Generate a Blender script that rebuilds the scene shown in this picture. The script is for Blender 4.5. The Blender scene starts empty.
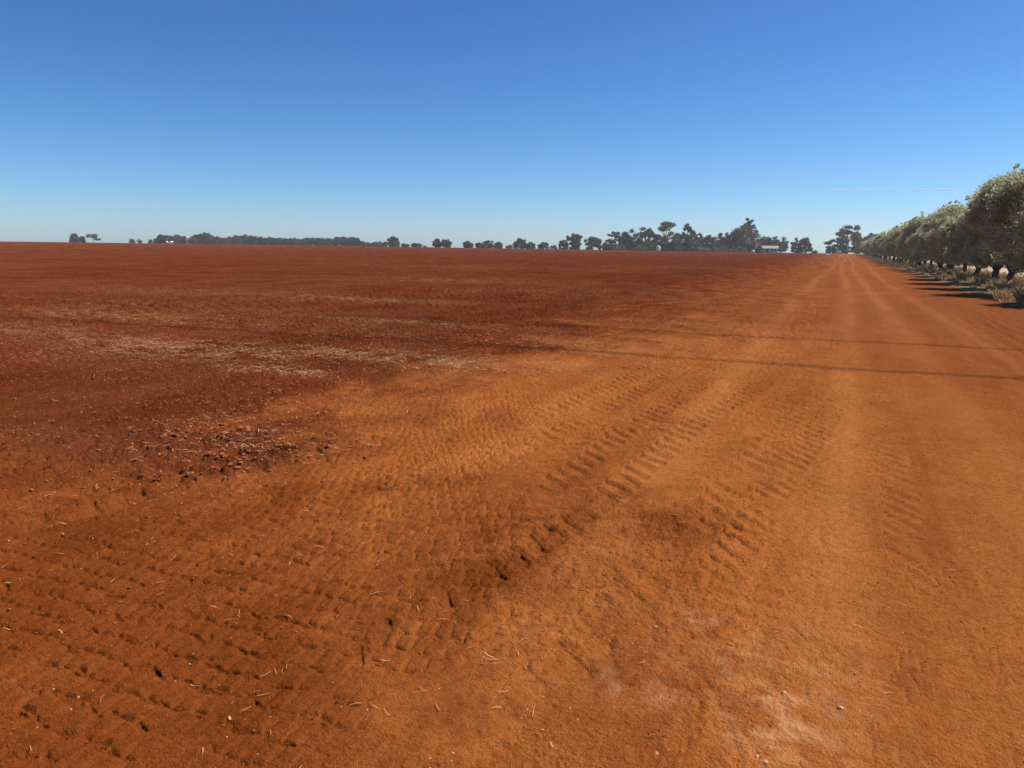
import bpy, math, random
import numpy as np
from mathutils import Matrix, Vector

SEED = 11
rng = np.random.default_rng(SEED)
random.seed(SEED)
scene = bpy.context.scene
COL = scene.collection
R = math.radians

# ------------------------------------------------------------------ camera
F, CX, CY, EYE = 770.0, 512.0, 384.0, 1.7
yaw, pit, roll = R(22.9), math.atan((384 - 245.6) / F), math.atan(.0149)
fwd0 = np.array([-math.sin(yaw), math.cos(yaw), 0]); right0 = np.array([math.cos(yaw), math.sin(yaw), 0])
up0 = np.array([0, 0, 1.0])
fwd = fwd0 * math.cos(pit) - up0 * math.sin(pit)
up1 = up0 * math.cos(pit) + fwd0 * math.sin(pit)
RV = right0 * math.cos(roll) + up1 * math.sin(roll)
UV = up1 * math.cos(roll) - right0 * math.sin(roll)
cam_data = bpy.data.cameras.new("camera")
cam = bpy.data.objects.new("camera", cam_data)
COL.objects.link(cam)
m = Matrix.Identity(4)
for i in range(3):
    m[i][0], m[i][1], m[i][2] = RV[i], UV[i], -fwd[i]
m[2][3] = EYE
cam.matrix_world = m
cam_data.sensor_width = 36; cam_data.lens = F / 1024 * 36
cam_data.clip_start = .05; cam_data.clip_end = 90000
scene.camera = cam

def ray(x, y):
    return fwd + (x - CX) / F * RV + (CY - y) / F * UV
def bearing(x, dist, y=246):
    """survey helper: ground position at a given range along the bearing of a picture column"""
    d = ray(x, y); h = math.hypot(d[0], d[1])
    return d[0] / h * dist, d[1] / h * dist
def size_at(px, dist):
    return px / F * dist
def height_of(y, x, dist):
    """height above datum of a sight line at a range"""
    d = ray(x, y); return EYE + d[2] / math.hypot(d[0], d[1]) * dist

# ------------------------------------------------------------------ object helpers
def link(o):
    COL.objects.link(o); return o
def tag(o, label=None, cat=None, group=None, kind=None):
    if label: o["label"] = label
    if cat: o["category"] = cat
    if group: o["group"] = group
    if kind: o["kind"] = kind
    return o
def empty(name, loc, rz=0, sc=1.0):
    o = bpy.data.objects.new(name, None); link(o)
    o.location = loc; o.rotation_euler = (0, 0, rz); o.scale = (sc, sc, sc) if np.isscalar(sc) else sc
    o.empty_display_size = .3
    return o
def np_mesh(name, v, faces, mats, smooth=False, mat_idx=None):
    """v (n,3); faces (k,4) or (k,3) index array"""
    me = bpy.data.meshes.new(name)
    v = np.ascontiguousarray(v, np.float32); faces = np.ascontiguousarray(faces, np.int32)
    k, n = faces.shape
    me.vertices.add(len(v)); me.vertices.foreach_set("co", v.ravel())
    me.loops.add(k * n); me.loops.foreach_set("vertex_index", faces.ravel())
    me.polygons.add(k); me.polygons.foreach_set("loop_start", np.arange(0, k * n, n, dtype=np.int32))
    for mt in mats: me.materials.append(mt)
    me.update(calc_edges=True)
    me.polygons.foreach_set("use_smooth", np.full(k, smooth))
    if mat_idx is not None: me.polygons.foreach_set("material_index", np.ascontiguousarray(mat_idx, np.int32))
    me.update()
    return me
def obj(name, me, parent=None, loc=(0, 0, 0)):
    o = bpy.data.objects.new(name, me); link(o); o.location = loc
    if parent: o.parent = parent
    return o

class MB:
    """collects simple polygons into one mesh"""
    def __init__(s): s.v = []; s.f = []
    def add(s, vs, fs):
        b = len(s.v); s.v += [tuple(p) for p in vs]; s.f += [tuple(b + i for i in f) for f in fs]
    def box(s, x0, x1, y0, y1, z0, z1, bev=0.0):
        vs = [(x, y, z) for z in (z0, z1) for y in (y0, y1) for x in (x0, x1)]
        s.add(vs, [(0, 2, 3, 1), (4, 5, 7, 6), (0, 1, 5, 4), (2, 6, 7, 3), (0, 4, 6, 2), (1, 3, 7, 5)])
    def prism(s, prof, y0, y1, axis='y'):
        n = len(prof)
        if axis == 'y': vs = [(a, y0, b) for a, b in prof] + [(a, y1, b) for a, b in prof]
        else: vs = [(y0, a, b) for a, b in prof] + [(y1, a, b) for a, b in prof]
        s.add(vs, [tuple(range(n))[::-1], tuple(range(n, 2 * n))] + [(i, (i + 1) % n, n + (i + 1) % n, n + i) for i in range(n)])
    def tube(s, pts, rads, n=8, cap=True):
        pts = [Vector(p) for p in pts]; rings = []
        for i, p in enumerate(pts):
            d = (pts[min(i + 1, len(pts) - 1)] - pts[max(i - 1, 0)]).normalized()
            a = d.cross(Vector((0.31, .77, .2)));  a = a.normalized() if a.length > 1e-4 else Vector((1, 0, 0))
            b = d.cross(a)
            rings.append([p + (a * math.cos(2 * math.pi * k / n) + b * math.sin(2 * math.pi * k / n)) * rads[i] for k in range(n)])
        vs = [q for r in rings for q in r]; fs = []
        for i in range(len(pts) - 1):
            for k in range(n):
                fs.append((i * n + k, i * n + (k + 1) % n, (i + 1) * n + (k + 1) % n, (i + 1) * n + k))
        if cap: fs += [tuple(range(n))[::-1], tuple(range((len(pts) - 1) * n, len(pts) * n))]
        s.add(vs, fs)
    def lathe(s, prof, n=16, c=(0, 0, 0)):
        vs = [(c[0] + r * math.cos(2 * math.pi * k / n), c[1] + r * math.sin(2 * math.pi * k / n), c[2] + z) for r, z in prof for k in range(n)]
        fs = [(i * n + k, i * n + (k + 1) % n, (i + 1) * n + (k + 1) % n, (i + 1) * n + k) for i in range(len(prof) - 1) for k in range(n)]
        fs += [tuple(range(n))[::-1], tuple(range((len(prof) - 1) * n, len(prof) * n))]
        s.add(vs, fs)
    def mesh(s, name, mat, smooth=False):
        me = bpy.data.meshes.new(name); me.from_pydata(s.v, [], s.f); me.materials.append(mat)
        if smooth: me.polygons.foreach_set("use_smooth", [True] * len(me.polygons))
        me.update(); return me
    def build(s, name, mat, parent=None, smooth=False, loc=(0, 0, 0)):
        return obj(name, s.mesh(name, mat, smooth), parent, loc)

# ------------------------------------------------------------------ materials
def new_mat(name):
    mt = bpy.data.materials.new(name); mt.use_nodes = True
    nt = mt.node_tree; nt.nodes.clear()
    return mt, nt, nt.nodes, nt.links
def N(nt, typ, **kw):
    n = nt.nodes.new(typ)
    for k, v in kw.items():
        if k.startswith("i_"): n.inputs[k[2:].replace("_", " ")].default_value = v
        else: setattr(n, k, v)
    return n
def mixc(nt, fac, a, b, mode='MIX'):
    n = nt.nodes.new("ShaderNodeMix"); n.data_type = 'RGBA'; n.blend_type = mode
    for idx, val in ((0, fac), (6, a), (7, b)):
        if hasattr(val, "links"): nt.links.new(val, n.inputs[idx])
        else: n.inputs[idx].default_value = val if idx == 0 else (tuple(val) + (1,))[:4]
    return n.outputs[2]
def math_n(nt, op, a, b=None, c=None, clamp=False):
    n = nt.nodes.new("ShaderNodeMath"); n.operation = op; n.use_clamp = clamp
    for i, val in enumerate((a, b, c)):
        if val is None: continue
        if hasattr(val, "links"): nt.links.new(val, n.inputs[i])
        else: n.inputs[i].default_value = val
    return n.outputs[0]
def ramp(nt, val, lo, hi, o0=0.0, o1=1.0):
    n = nt.nodes.new("ShaderNodeMapRange"); n.interpolation_type = 'SMOOTHSTEP'
    nt.links.new(val, n.inputs[0]); n.inputs[1].default_value = lo; n.inputs[2].default_value = hi
    n.inputs[3].default_value = o0; n.inputs[4].default_value = o1
    return n.outputs[0]

def plain(name, colr, rough=.7, var=.15, scale=6.0, metallic=0.0, spec=.15):
    mt, nt, nd, lk = new_mat(name)
    tc = N(nt, "ShaderNodeTexCoord"); nz = N(nt, "ShaderNodeTexNoise", i_Scale=scale, i_Detail=5.0)
    lk.new(tc.outputs["Object"], nz.inputs["Vector"])
    c = mixc(nt, nz.outputs[0], [x * (1 - var) for x in colr], [min(1, x * (1 + var)) for x in colr])
    b = N(nt, "ShaderNodeBsdfPrincipled", i_Roughness=rough, i_Metallic=metallic)
    b.inputs["Specular IOR Level"].default_value = spec
    lk.new(c, b.inputs["Base Color"])
    o = N(nt, "ShaderNodeOutputMaterial"); lk.new(b.outputs[0], o.inputs[0])
    return mt

def foliage(name, dark, light, trans=.25, rough=.5, back=None, spec=.08):
    mt, nt, nd, lk = new_mat(name)
    g = N(nt, "ShaderNodeNewGeometry")
    oi = N(nt, "ShaderNodeObjectInfo")
    c = mixc(nt, g.outputs["Random Per Island"], dark, light)
    hs = N(nt, "ShaderNodeHueSaturation"); lk.new(c, hs.inputs["Color"])
    lk.new(ramp(nt, oi.outputs["Random"], 0, 1, .82, 1.18), hs.inputs["Value"])
    c = hs.outputs[0]
    if back is not None:
        c = mixc(nt, g.outputs["Backfacing"], c, back)   # pale silvery underside of the leaf
    b = N(nt, "ShaderNodeBsdfPrincipled", i_Roughness=rough)
    b.inputs["Specular IOR Level"].default_value = spec
    lk.new(c, b.inputs["Base Color"])
    t = N(nt, "ShaderNodeBsdfTranslucent"); lk.new(c, t.inputs[0])
    mx = N(nt, "ShaderNodeMixShader"); mx.inputs[0].default_value = trans
    lk.new(b.outputs[0], mx.inputs[1]); lk.new(t.outputs[0], mx.inputs[2])
    o = N(nt, "ShaderNodeOutputMaterial"); lk.new(mx.outputs[0], o.inputs[0])
    return mt

M_bark = plain("olive_bark", (.075, .06, .048), .9, .4, 9)
M_gumbark = plain("pale_gum_bark", (.42, .37, .31), .8, .25, 2)
M_darkbark = plain("dark_bark", (.10, .08, .065), .9, .35, 3)
M_olive = foliage("olive_leaves", (.21, .215, .105), (.62, .61, .36), .50, .42, (.44, .43, .27), .3)
M_gum = foliage("gum_leaves", (.060, .064, .026), (.135, .135, .060), .25)
M_grey = foliage("greygreen_leaves", (.075, .074, .040), (.165, .155, .088), .25)
M_green = foliage("green_leaves", (.060, .075, .022), (.14, .16, .050), .3)
M_pine = foliage("pine_needles", (.050, .052, .028), (.11, .11, .06), .15)
M_bush = foliage("scrub_leaves", (.11, .10, .055), (.23, .20, .115), .25)
M_drygrass = foliage("dry_grass_blades", (.30, .19, .085), (.58, .41, .22), .35, .8)
M_straw = foliage("straw", (.26, .125, .05), (.62, .38, .19), .1, .8)
M_stone = plain("pale_stone", (.42, .235, .115), .8, .3, 30)
M_white = plain("white_paint", (.78, .77, .74), .5, .05)
M_roofgreen = plain("pale_green_roof_sheeting", (.25, .27, .21), .55, .12, 1.0)
M_wall = plain("pale_render", (.50, .44, .38), .8, .12)
M_brick = plain("red_brown_brick", (.30, .17, .12), .9, .2, 2)
M_dark = plain("dark_opening", (.03, .03, .032), .4, .1)
M_wire = plain("wire_sheath", (.02, .02, .02), .6, .1)
M_rubber = plain("rubber", (.02, .02, .02), .8, .1)
M_glass = plain("car_glass", (.02, .025, .03), .1, .05)
M_red = plain("red_lens", (.35, .02, .02), .3, .05)

# ------------------------------------------------------------------ numpy noise
def _hash(ix, iy, seed):
    h = (ix.astype(np.int64) * 374761393 + iy.astype(np.int64) * 668265263 + seed * 1442695041) & 0xFFFFFFFF
    h = ((h ^ (h >> 13)) * 1274126177) & 0xFFFFFFFF
    return (h ^ (h >> 16)) & 0xFFFFFFFF
def gnoise(x, y, seed=0):
    x0 = np.floor(x); y0 = np.floor(y); fx = (x - x0).astype(np.float32); fy = (y - y0).astype(np.float32)
    u = fx * fx * fx * (fx * (fx * 6 - 15) + 10); w = fy * fy * fy * (fy * (fy * 6 - 15) + 10)
    def g(dx, dy):
        a = _hash(x0 + dx, y0 + dy, seed).astype(np.float32) * np.float32(2 * np.pi / 4294967296.0)
        return np.cos(a) * (fx - dx) + np.sin(a) * (fy - dy)
    a = g(0, 0); b = g(1, 0); c = g(0, 1); d = g(1, 1)
    return (a + u * (b - a)) * (1 - w) + (c + u * (d - c)) * w
def fbm(x, y, octv=4, seed=0, gain=.5):
    s = 0; a = 1.0; f = 1.0
    for o in range(octv):
        s = s + a * gnoise(x * f, y * f, seed + o * 7); a *= gain; f *= 2.03
    return s
def sst(x, lo, hi):
    t = np.clip((x - lo) / (hi - lo), 0, 1); return t * t * (3 - 2 * t)

# ------------------------------------------------------------------ terrain
def terrain(x, y):
    """broad land form: a flat field that rolls off gently past the tree line"""
    d = np.hypot(x, y)
    e = np.maximum(d - 430, 0)
    return -.00002 * e * e * (e < 600) - (e >= 600) * (7.2 + (e - 600) * .024)
ROW_X = 8.5          # line of the olive trunks
YB = np.array([-40, 1, 3, 3.9, 5.2, 6.9, 9.8, 17.5, 37, 118, 400, 1500.])
XB = np.array([-4.6, -4.8, -4.7, -4.2, -4.0, -4.2, -4.3, -5.2, -6.0, -6.0, -8, -8.])

def path_st(x, y, poly, width):
    """distance along and across a wheel track for the points near it"""
    poly = np.array(poly, float)
    # smooth the polyline
    t = np.linspace(0, len(poly) - 1, (len(poly) - 1) * 8 + 1)
    px = np.interp(t, np.arange(len(poly)), poly[:, 0]); py = np.interp(t, np.arange(len(poly)), poly[:, 1])
    k = np.ones(9) / 9
    pxs = np.convolve(np.pad(px, 4, 'edge'), k, 'valid'); pys = np.convolve(np.pad(py, 4, 'edge'), k, 'valid')
    bb = (x > pxs.min() - width) & (x < pxs.max() + width) & (y > pys.min() - .1) & (y < pys.max() + .1)
    idx = np.nonzero(bb)[0]
    X = x[idx]; Y = y[idx]; best = np.full(len(idx), 1e9); S = np.zeros(len(idx)); T = np.zeros(len(idx))
    s0 = 0
    for i in range(len(pxs) - 1):
        ax, ay, bx, by = pxs[i], pys[i], pxs[i + 1], pys[i + 1]
        L = math.hypot(bx - ax, by - ay)
        if L < 1e-6: continue
        dx, dy = (bx - ax) / L, (by - ay) / L
        q = np.clip((X - ax) * dx + (Y - ay) * dy, 0, L)
        ex = X - ax - q * dx; ey = Y - ay - q * dy; dd = ex * ex + ey * ey
        better = dd < best
        best = np.where(better, dd, best); S = np.where(better, s0 + q, S)
        T = np.where(better, (X - ax) * dy - (Y - ay) * dx, T); s0 += L
    ok = best < (width * .75) ** 2
    return idx[ok], S[ok], T[ok], s0

def build_ground():
    # a sheet tessellated finer near where people walk on it, reaching past the skyline
    fine = np.linspace(R(-40), R(40), 1380)
    coarse = np.linspace(R(40), R(320), 130)[1:-1]
    ang = np.concatenate([fine, coarse])
    v = np.concatenate([np.arange(640, 40, -.82), np.arange(40, 2.0, -.5)])
    r = np.concatenate([np.array([.05, .5, 1.0, 1.5, 1.8]), EYE * F / v, np.array([700, 740, 780, 820.])])
    r = np.unique(r)
    A, Rr = np.meshgrid(ang, r)
    head = -yaw + A
    x = (np.sin(head) * Rr).ravel(); y = (np.cos(head) * Rr).ravel()
    rr = Rr.ravel()
    n = len(x)
    # regions ------------------------------------------------------
    xb = np.interp(y, YB, XB)
    wob = .9 * fbm(x * .35, y * .22, 3, 3)
    rag = fbm(x * 1.1, y * .8, 7, 8, .70)
    rag2 = fbm(x * 1.6, y * .9, 7, 18, .70)
    tilled = sst((xb + wob + 1.9 * sst(y, 8, 20) - x) / (1.3 + 2.2 * sst(y, 8, 22) + .03 * np.clip(y, 0, 100)) + .85 * rag, -.9, 1.0)
    right_rough = sst(x + .5 * fbm(x * .5, y * .12, 3, 9), 1.5, 3.4) * sst(6.5 - x, 0, 1.2)
    verge = sst(x + .35 * fbm(x * .9, y * .5, 3, 21) - .55 * gnoise(x * .2, y * .16, 22), 4.9, 5.4)
    near_fade = sst(60 - rr, 0, 40)
    # heights --------------------------------------------------------
    h = .020 * fbm(x * .30, y * .22, 3, 1) * 1.0
    h += .0045 * fbm(x * 3.1, y * 2.7, 3, 2)
    h += .0022 * fbm(x * 17, y * 17, 3, 4)
    # crumbly grain, stronger where loose
    loose = np.clip(.34 + 1.0 * fbm(x * .8, y * .55, 3, 31) + tilled * .8 + right_rough * .35, .10, 1.5)
    loose = loose * (1 - .45 * sst(x, -.9, .4) * sst(2.2 - x, 0, .8))
    lod_f = sst(14 - rr, 0, 8)
    lod_g = .35 + .65 * sst(30 - rr, 0, 26)
    gr = fbm(x * 1.6, y * 1.3, 3, 34)
    h += loose * (.0150 * np.maximum(np.abs(gnoise(x * 36, y * 36, 33)) - .08, 0) + .0100 * np.abs(gnoise(x * 85, y * 85, 35)) + .0035 * gnoise(x * 170, y * 170, 37) + .010 * np.maximum(gnoise(x * 14, y * 14, 36) + .1, 0) * sst(gr, -.2, .4)) * lod_g
    # tilled soil: ridges the length of the field, broken into clods
    ridge = np.sin(2 * np.pi * (x / .23 + .55 * fbm(x * 1.1, y * .7, 3, 41)))
    lod_r = sst(45 - rr, 0, 25)
    brk = np.clip(.62 + 1.1 * fbm(x * 2.6, y * 1.3, 3, 43), 0, 1.3)
    h += tilled * (.024 * ridge * brk * lod_r)
    clod = np.abs(gnoise(x * 7.5, y * 5.5, 44)) + .6 * np.abs(gnoise(x * 15, y * 13, 45))
    amp = .050 + .032 * fbm(x * .4, y * .25, 2, 46)
    h += tilled * amp * clod * (.45 + .55 * lod_r)
    h += tilled * .05 * fbm(x * .9, y * .55, 2, 47) * .5
    h += right_rough * (.020 * np.abs(gnoise(x * 5.5, y * 4, 48)) + .010 * np.sin(2 * np.pi * (x / .30 + .5 * fbm(x, y * .4, 2, 49))) * lod_r)
    # small loose ridges across the headland where machines turned
    turn = sst(x, -4.6, -3.2) * sst(1.2 - x, 0, 1.2) * sst(30 - y, 0, 12)
    tr = fbm(x * 1.2 + .25 * y, y * 5.0, 3, 51)
    h += turn * .012 * np.maximum(tr, -.1) * sst(fbm(x * .5, y * .4, 2, 52), -.25, .35)

    cr_m = sst(fbm(x * .55, y * .45, 3, 56), -.45, .15) * sst(40 - rr, 0, 20) * (1 - .75 * sst(x, -.6, .4))
    crease = np.abs(gnoise(x * 10, y * 6.5, 57)) + .55 * np.abs(gnoise(x * 22, y * 15, 58)) + .3 * np.abs(gnoise(x * 47, y * 40, 59))
    h += cr_m * .020 * crease
    compact = np.zeros(n); dustm = np.zeros(n); moist = np.zeros(n); tread = np.zeros(n)
    hb = np.zeros(n); print_ = np.zeros(n)
    # wheel marks ----------------------------------------------------
    def lug(poly, width, pitch, depth, seed, keep=-.15, slant=.9, light=.6, yfade=40.):
        idx, S, T, L = path_st(x, y, poly, width)
        X, Y = x[idx], y[idx]
        T = T + .035 * fbm(X * 3, Y * 3, 3, seed) ; S = S + .035 * fbm(X * 4, Y * 4, 2, seed + 3)
        a = np.abs(T) / (width / 2)
        edge = sst(1.12 - a, 0, .25) * sst(S, 0, .8) * sst(L - S, 0, 2.0) * sst(yfade - Y, 0, yfade * .4)
        ph = (S / pitch + slant * a + .5 * (T > 0)) % 1.0
        pressed = sst(ph, .0, .09) * sst(.55 - ph, 0, .09) * (.95 + .9 * gnoise(X * 12, Y * 12, seed + 2))
        mound = np.exp(-((ph - .76) / .13) ** 2)
        bro = sst(fbm(X * 1.1, Y * 1.3, 3, seed + 5) + .5 * fbm(X * 5, Y * 6, 2, seed + 4), keep - .2, keep + .45)
        rim = np.exp(-((a - 1.08) / .12) ** 2)
        h[idx] += edge * (-.35 * depth) + bro * edge * (-depth * pressed + depth * .75 * mound * (1 + .6 * gnoise(X * 22, Y * 22, seed + 8))) + .35 * depth * rim * edge * (1 + gnoise(X * 9, Y * 9, seed + 9))
        compact[idx] = np.maximum(compact[idx], edge * light * sst(fbm(X * 1.3, Y * .35, 3, seed + 6), -.5, .5) * (.25 + .5 * pressed * bro))
        tread[idx] = np.maximum(tread[idx], edge * bro)
    def block(poly, width, depth, seed, keep=-.2, rowp=.14, colp=.08):
        idx, S, T, L = path_st(x, y, poly, width)
        X, Y = x[idx], y[idx]
        S = S + .022 * fbm(X * 7, Y * 7, 2, seed); T = T + .02 * fbm(X * 6, Y * 6, 2, seed + 2)
        a = np.abs(T) / (width / 2)
        edge = sst(1.05 - a, 0, .2) * sst(S, 0, .5) * sst(L - S, 0, 1.5)
        # lattice of small tread blocks, each pressed a little differently, with broken seams
        V = S / rowp; U = T / colp + .5 * (np.floor(V) % 2)
        iu = np.floor(U); iv = np.floor(V); F1 = np.full(len(U), 9.0); F2 = np.full(len(U), 9.0); pr = np.zeros(len(U)); tu = np.zeros(len(U))
        for du in (-1, 0, 1):
            for dv in (-1, 0, 1):
                h1 = _hash(iu + du, iv + dv, seed).astype(np.float32) / 4294967296.0
                h2 = _hash(iu + du, iv + dv, seed + 91).astype(np.float32) / 4294967296.0
                ex = U - (iu + du + .5 + .42 * (h1 - .5)); ey = V - (iv + dv + .5 + .42 * (h2 - .5))
                d_ = np.sqrt(ex * ex + ey * ey)
                near = d_ < F1
                F2 = np.where(near, F1, np.minimum(F2, d_)); pr = np.where(near, (h1 * 7.3 + h2 * 3.1) % 1.0, pr); tu = np.where(near, ex, tu); F1 = np.where(near, d_, F1)
        seam = np.exp(-((F2 - F1) / .20) ** 2)
        bro = sst(fbm(X * 1.9, Y * 1.7, 3, seed + 5), keep - .2, keep + .35)
        crumb = np.clip(.75 + 1.3 * gnoise(X * 16, Y * 16, seed + 6) + .9 * gnoise(X * 45, Y * 45, seed + 9), 0, 1.8)
        lin = sst(gnoise(X * 5.5, Y * 3.2, seed + 15) + .45 * gnoise(X * 17, Y * 11, seed + 16), -.55, .05)
        w_ = edge * bro
        hb[idx] = hb[idx] * (1 - w_) + w_ * depth * (.16 * pr + .50 * tu - .95 * seam * lin * (.75 + .25 * crumb) + .10 * crumb - .1)
        print_[idx] = np.maximum(print_[idx], w_)
        compact[idx] = np.maximum(compact[idx], edge * bro * .05)
    # tractor lugs in the loose soil, in two curving passes onto the headland
    lug([(-2.0, 1.6), (-1.78, 3.0), (-1.55, 4.4), (-1.42, 6), (-1.35, 7.6), (-1.0, 9.6), (-.85, 12), (-.8, 20), (-.8, 40)], .50, .21, .0115, 101, -.5)
    lug([(-3.0, 3.6), (-2.6, 5), (-2.45, 6.5), (-2.35, 8), (-2.15, 10), (-2.05, 14), (-2.05, 22)], .50, .20, .0135, 111, -.45)
    lug([(-2.9, 6.0), (-2.75, 8), (-2.5, 11), (-2.4, 16)], .44, .19, .013, 181, -.4)
    lug([(-1.95, 4.2), (-1.9, 6), (-1.75, 8.5), (-1.5, 12), (-1.45, 20)], .46, .20, .013, 186, -.4)
    lug([(-.62, 3.4), (-.5, 5.2), (-.2, 7.6), (.1, 11), (.25, 18)], .46, .19, .010, 191, -.35, 1.1)
    lug([(.35, 3.6), (.38, 6), (.5, 10), (.6, 16)], .48, .21, .006, 196, -.3, 1.1)
    lug([(-1.15, 1.8), (-1.0, 3.5), (-.75, 5.5), (-.5, 8), (-.35, 12), (-.3, 22)], .54, .24, .008, 121, -.3)
    lug([(-.15, 1.6), (-.15, 4), (-.05, 9), (.05, 20), (.1, 60), (.3, 190)], .34, .16, .006, 131, .1, .5, .9, 220)
    lug([(.80, 1.6), (.86, 4), (1.0, 10), (1.15, 22), (1.3, 60), (1.2, 190)], .34, .16, .004, 141, .1, .5, .9, 220)
    lug([(2.1, 1.6), (2.3, 10), (2.55, 24), (2.7, 44), (2.6, 120), (2.3, 190)], .32, .16, .007, 151, .1, .5, .75, 220)
    lug([(-1.35, 14), (-1.4, 22), (-1.1, 60), (-.9, 190)], .36, .2, .006, 161, .1, .5, .8, 220)
    # deep bar prints through the damp clods at the edge of the tilled ground
    lug([(-4.75, 1.8), (-4.55, 3.0), (-4.35, 3.8), (-4.2, 4.4), (-4.0, 5.1), (-3.75, 5.9), (-3.4, 7.2)], .60, .30, .027, 171, -.6, .35, .8)
    # fine road-tyre prints, many passes side by side
    for i in range(-4, 7):
        o = i * .33
        block([(-3.55 + o, .9), (-3.45 + o, 2.2), (-3.42 + o * .9, 3.4), (-3.65 + o * .75, 5), (-3.95 + o * .6, 6.8), (-4.1 + o * .5, 8.8)],
              .34, .0215 if i < 5 else .014, 300 + 13 * i, -.42 if i < 5 else -.1)
    for i, px_ in enumerate((-3.62, -3.34, -3.06)):
        block([(px_ + .75, 4.6), (px_ + .25, 6.2), (px_, 8.0), (px_ - .05, 9.2)], .24, .019, 320 + 11 * i, -.6, .10, .07)
    for i, px_ in enumerate((.3, .62, 1.45)):
        block([(px_, 1.6), (px_ + .05, 5), (px_ + .2, 9)], .26, .007, 360 + 11 * i, .12)
    pm = 1 - .95 * np.exp(-((x + 4.45) / .65) ** 2 - ((y - 4.3) / 1.2) ** 2)     # the deep bar prints stay unflattened
    h = h * (1 - .78 * print_ * pm) + np.maximum(hb, -.013) * pm
    # damp clods thrown up by the bar prints
    g = lambda cx_, cy_, sx, sy: np.exp(-((x - cx_) / sx) ** 2 - ((y - cy_) / sy) ** 2)
    dz = np.clip(1.2 * g(-5.0, 4.9, .75, .6) + 1.1 * g(-4.35, 4.5, .5, .6) + .9 * g(-4.0, 5.0, .35, .4) + .6 * g(-5.6, 4.5, .7, .6) + .35 * g(-3.7, 2.9, .5, .25) + .3 * g(-6.4, 7.2, 1.6, .5), 0, 1)
    dz *= sst(fbm(x * 2.2, y * 2.4, 6, 61, .68), -.4, .35)
    h += dz * .060 * (np.abs(gnoise(x * 9, y * 9, 62)) + .5 * np.abs(gnoise(x * 21, y * 21, 63)))
    moist = np.maximum(moist, dz)
    moist = np.maximum(moist, .18 * sst(fbm(x * .9, y * .6, 7, 64, .7), .1, .7) * (1 - tilled) * sst(1.4 - x, 0, 2))
    moist = np.maximum(moist, 0.05 * g(-1.95, 5.2, .6, 2.2) * sst(fbm(x * 1.4, y * .8, 7, 65, .75), -.4, .5))
    # the part still damp below the surface
    dw = .55 * fbm(x * .7, y * .6, 4, 66, .6)
    dd = np.minimum((-.7 - .10 * y - x) / 1.5, (4.2 - y) / 2.2)
    damp = np.clip(sst(dd + .55 * dw + .55 * rag2, -.9, 1.0) + .15 * sst(rag2 + .4 * dw, .1, .7) * sst(.2 - x, 0, 1.5), 0, 1) * .92
    # past the turning place the track is redder, less dusted
    dull = np.clip(sst(y + 3 * fbm(x * .4, y * .12, 4, 67), 8, 24) * (.85 + .5 * fbm(x * 1.1, y * .12, 5, 68, .65)), 0, 1)
    # powdery pale patches on the track
    dp = g(-.03, 2.62, .20, .12) + .7 * g(.02, 2.85, .16, .10) + .6 * g(-.52, 3.42, .10, .06) + .35 * g(-.2, 3.1, .4, .35) + .45 * g(-.62, 2.75, .16, .12)
    dustm = np.clip(dp * sst(fbm(x * 7, y * 9, 3, 71), -.35, .45) * .95, 0, 1)
    # chaff lying thick in streaks on the tilled headland
    st = (1.0 * g(-9.6, 9.0, 2.3, .75) + .8 * g(-6.6, 9.9, 2.2, .55) + .9 * g(-6.75, 8.0, .7, .28) + .6 * g(-5.2, 9.6, .9, .35) +
          .7 * g(-14, 12.5, 4, .9) + .8 * g(-12.6, 20.0, 3.5, .9) + .6 * g(-8.6, 14.6, 2.2, .6) + .5 * g(-2.9, 17.5, 1.4, .9) +
          .5 * g(-14, 9.6, 2.4, .8) + .5 * g(-16, 15, 4, 1.2) + .5 * g(-20, 20, 6, 2) + .5 * g(-17, 33, 6, 2.5) + .4 * g(-9, 27, 3, 2) + .35 * g(-3.6, 12.6, 1.0, 1.2) + .4 * g(-26, 55, 12, 4) + .4 * g(-12, 70, 5, 5))
    st *= sst(fbm(x * 1.7, y * 2.6, 3, 81), -.35, .35)
    straw = np.clip(st + .16 * tilled * sst(fbm(x * .35, y * .35, 3, 83), -.1, .5), 0, 1)
    h += straw * .012 * np.abs(gnoise(x * 19, y * 19, 84)) * lod_f
    # verge under the trees and the paddock past the road
    h += verge * (.05 * fbm(x * .8, y * .8, 3, 91) + .03)
    h = h * np.where(rr > 80, np.clip(80 / rr, .25, 1), 1)
    z = terrain(x, y) + h
    # colour patches of the soil itself (broad, along the working direction)
    tone = np.clip(.5 + .40 * fbm(x * .16, y * .05, 4, 95) + .55 * fbm(x * .9, y * .35, 7, 96, .72), 0, 1)
    streak = np.clip(.5 + .7 * fbm(x * 1.6 + .2 * gnoise(x * 2, y * .8, 17), y * .09, 6, 97, .68), 0, 1)
    for k, cx_, w in ((0, .02, .22), (1, 1.08, .22), (2, 2.5, .2), (3, -1.15, .25)):
        compact = np.maximum(compact, .85 * np.exp(-((x - cx_ - .25 * np.sin(y * .05 + k)) / w) ** 2) * sst(y, 1.5, 4) * (.4 + .6 * sst(fbm(x, y * .15, 2, 98 + k), -.4, .3)))
    nr, nc = len(r), len(ang)
    i = np.arange(nr - 1)[:, None] * nc; j = np.arange(nc)[None, :]; j2 = (j + 1) % nc
    f = np.stack([i + j, i + j2, i + nc + j2, i + nc + j], -1).reshape(-1, 4)[:, ::-1]
    f = f[:, ::-1] if False else f
    me = np_mesh("ground", np.stack([x, y, z], 1), f, [ground_mat()], True)
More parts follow.
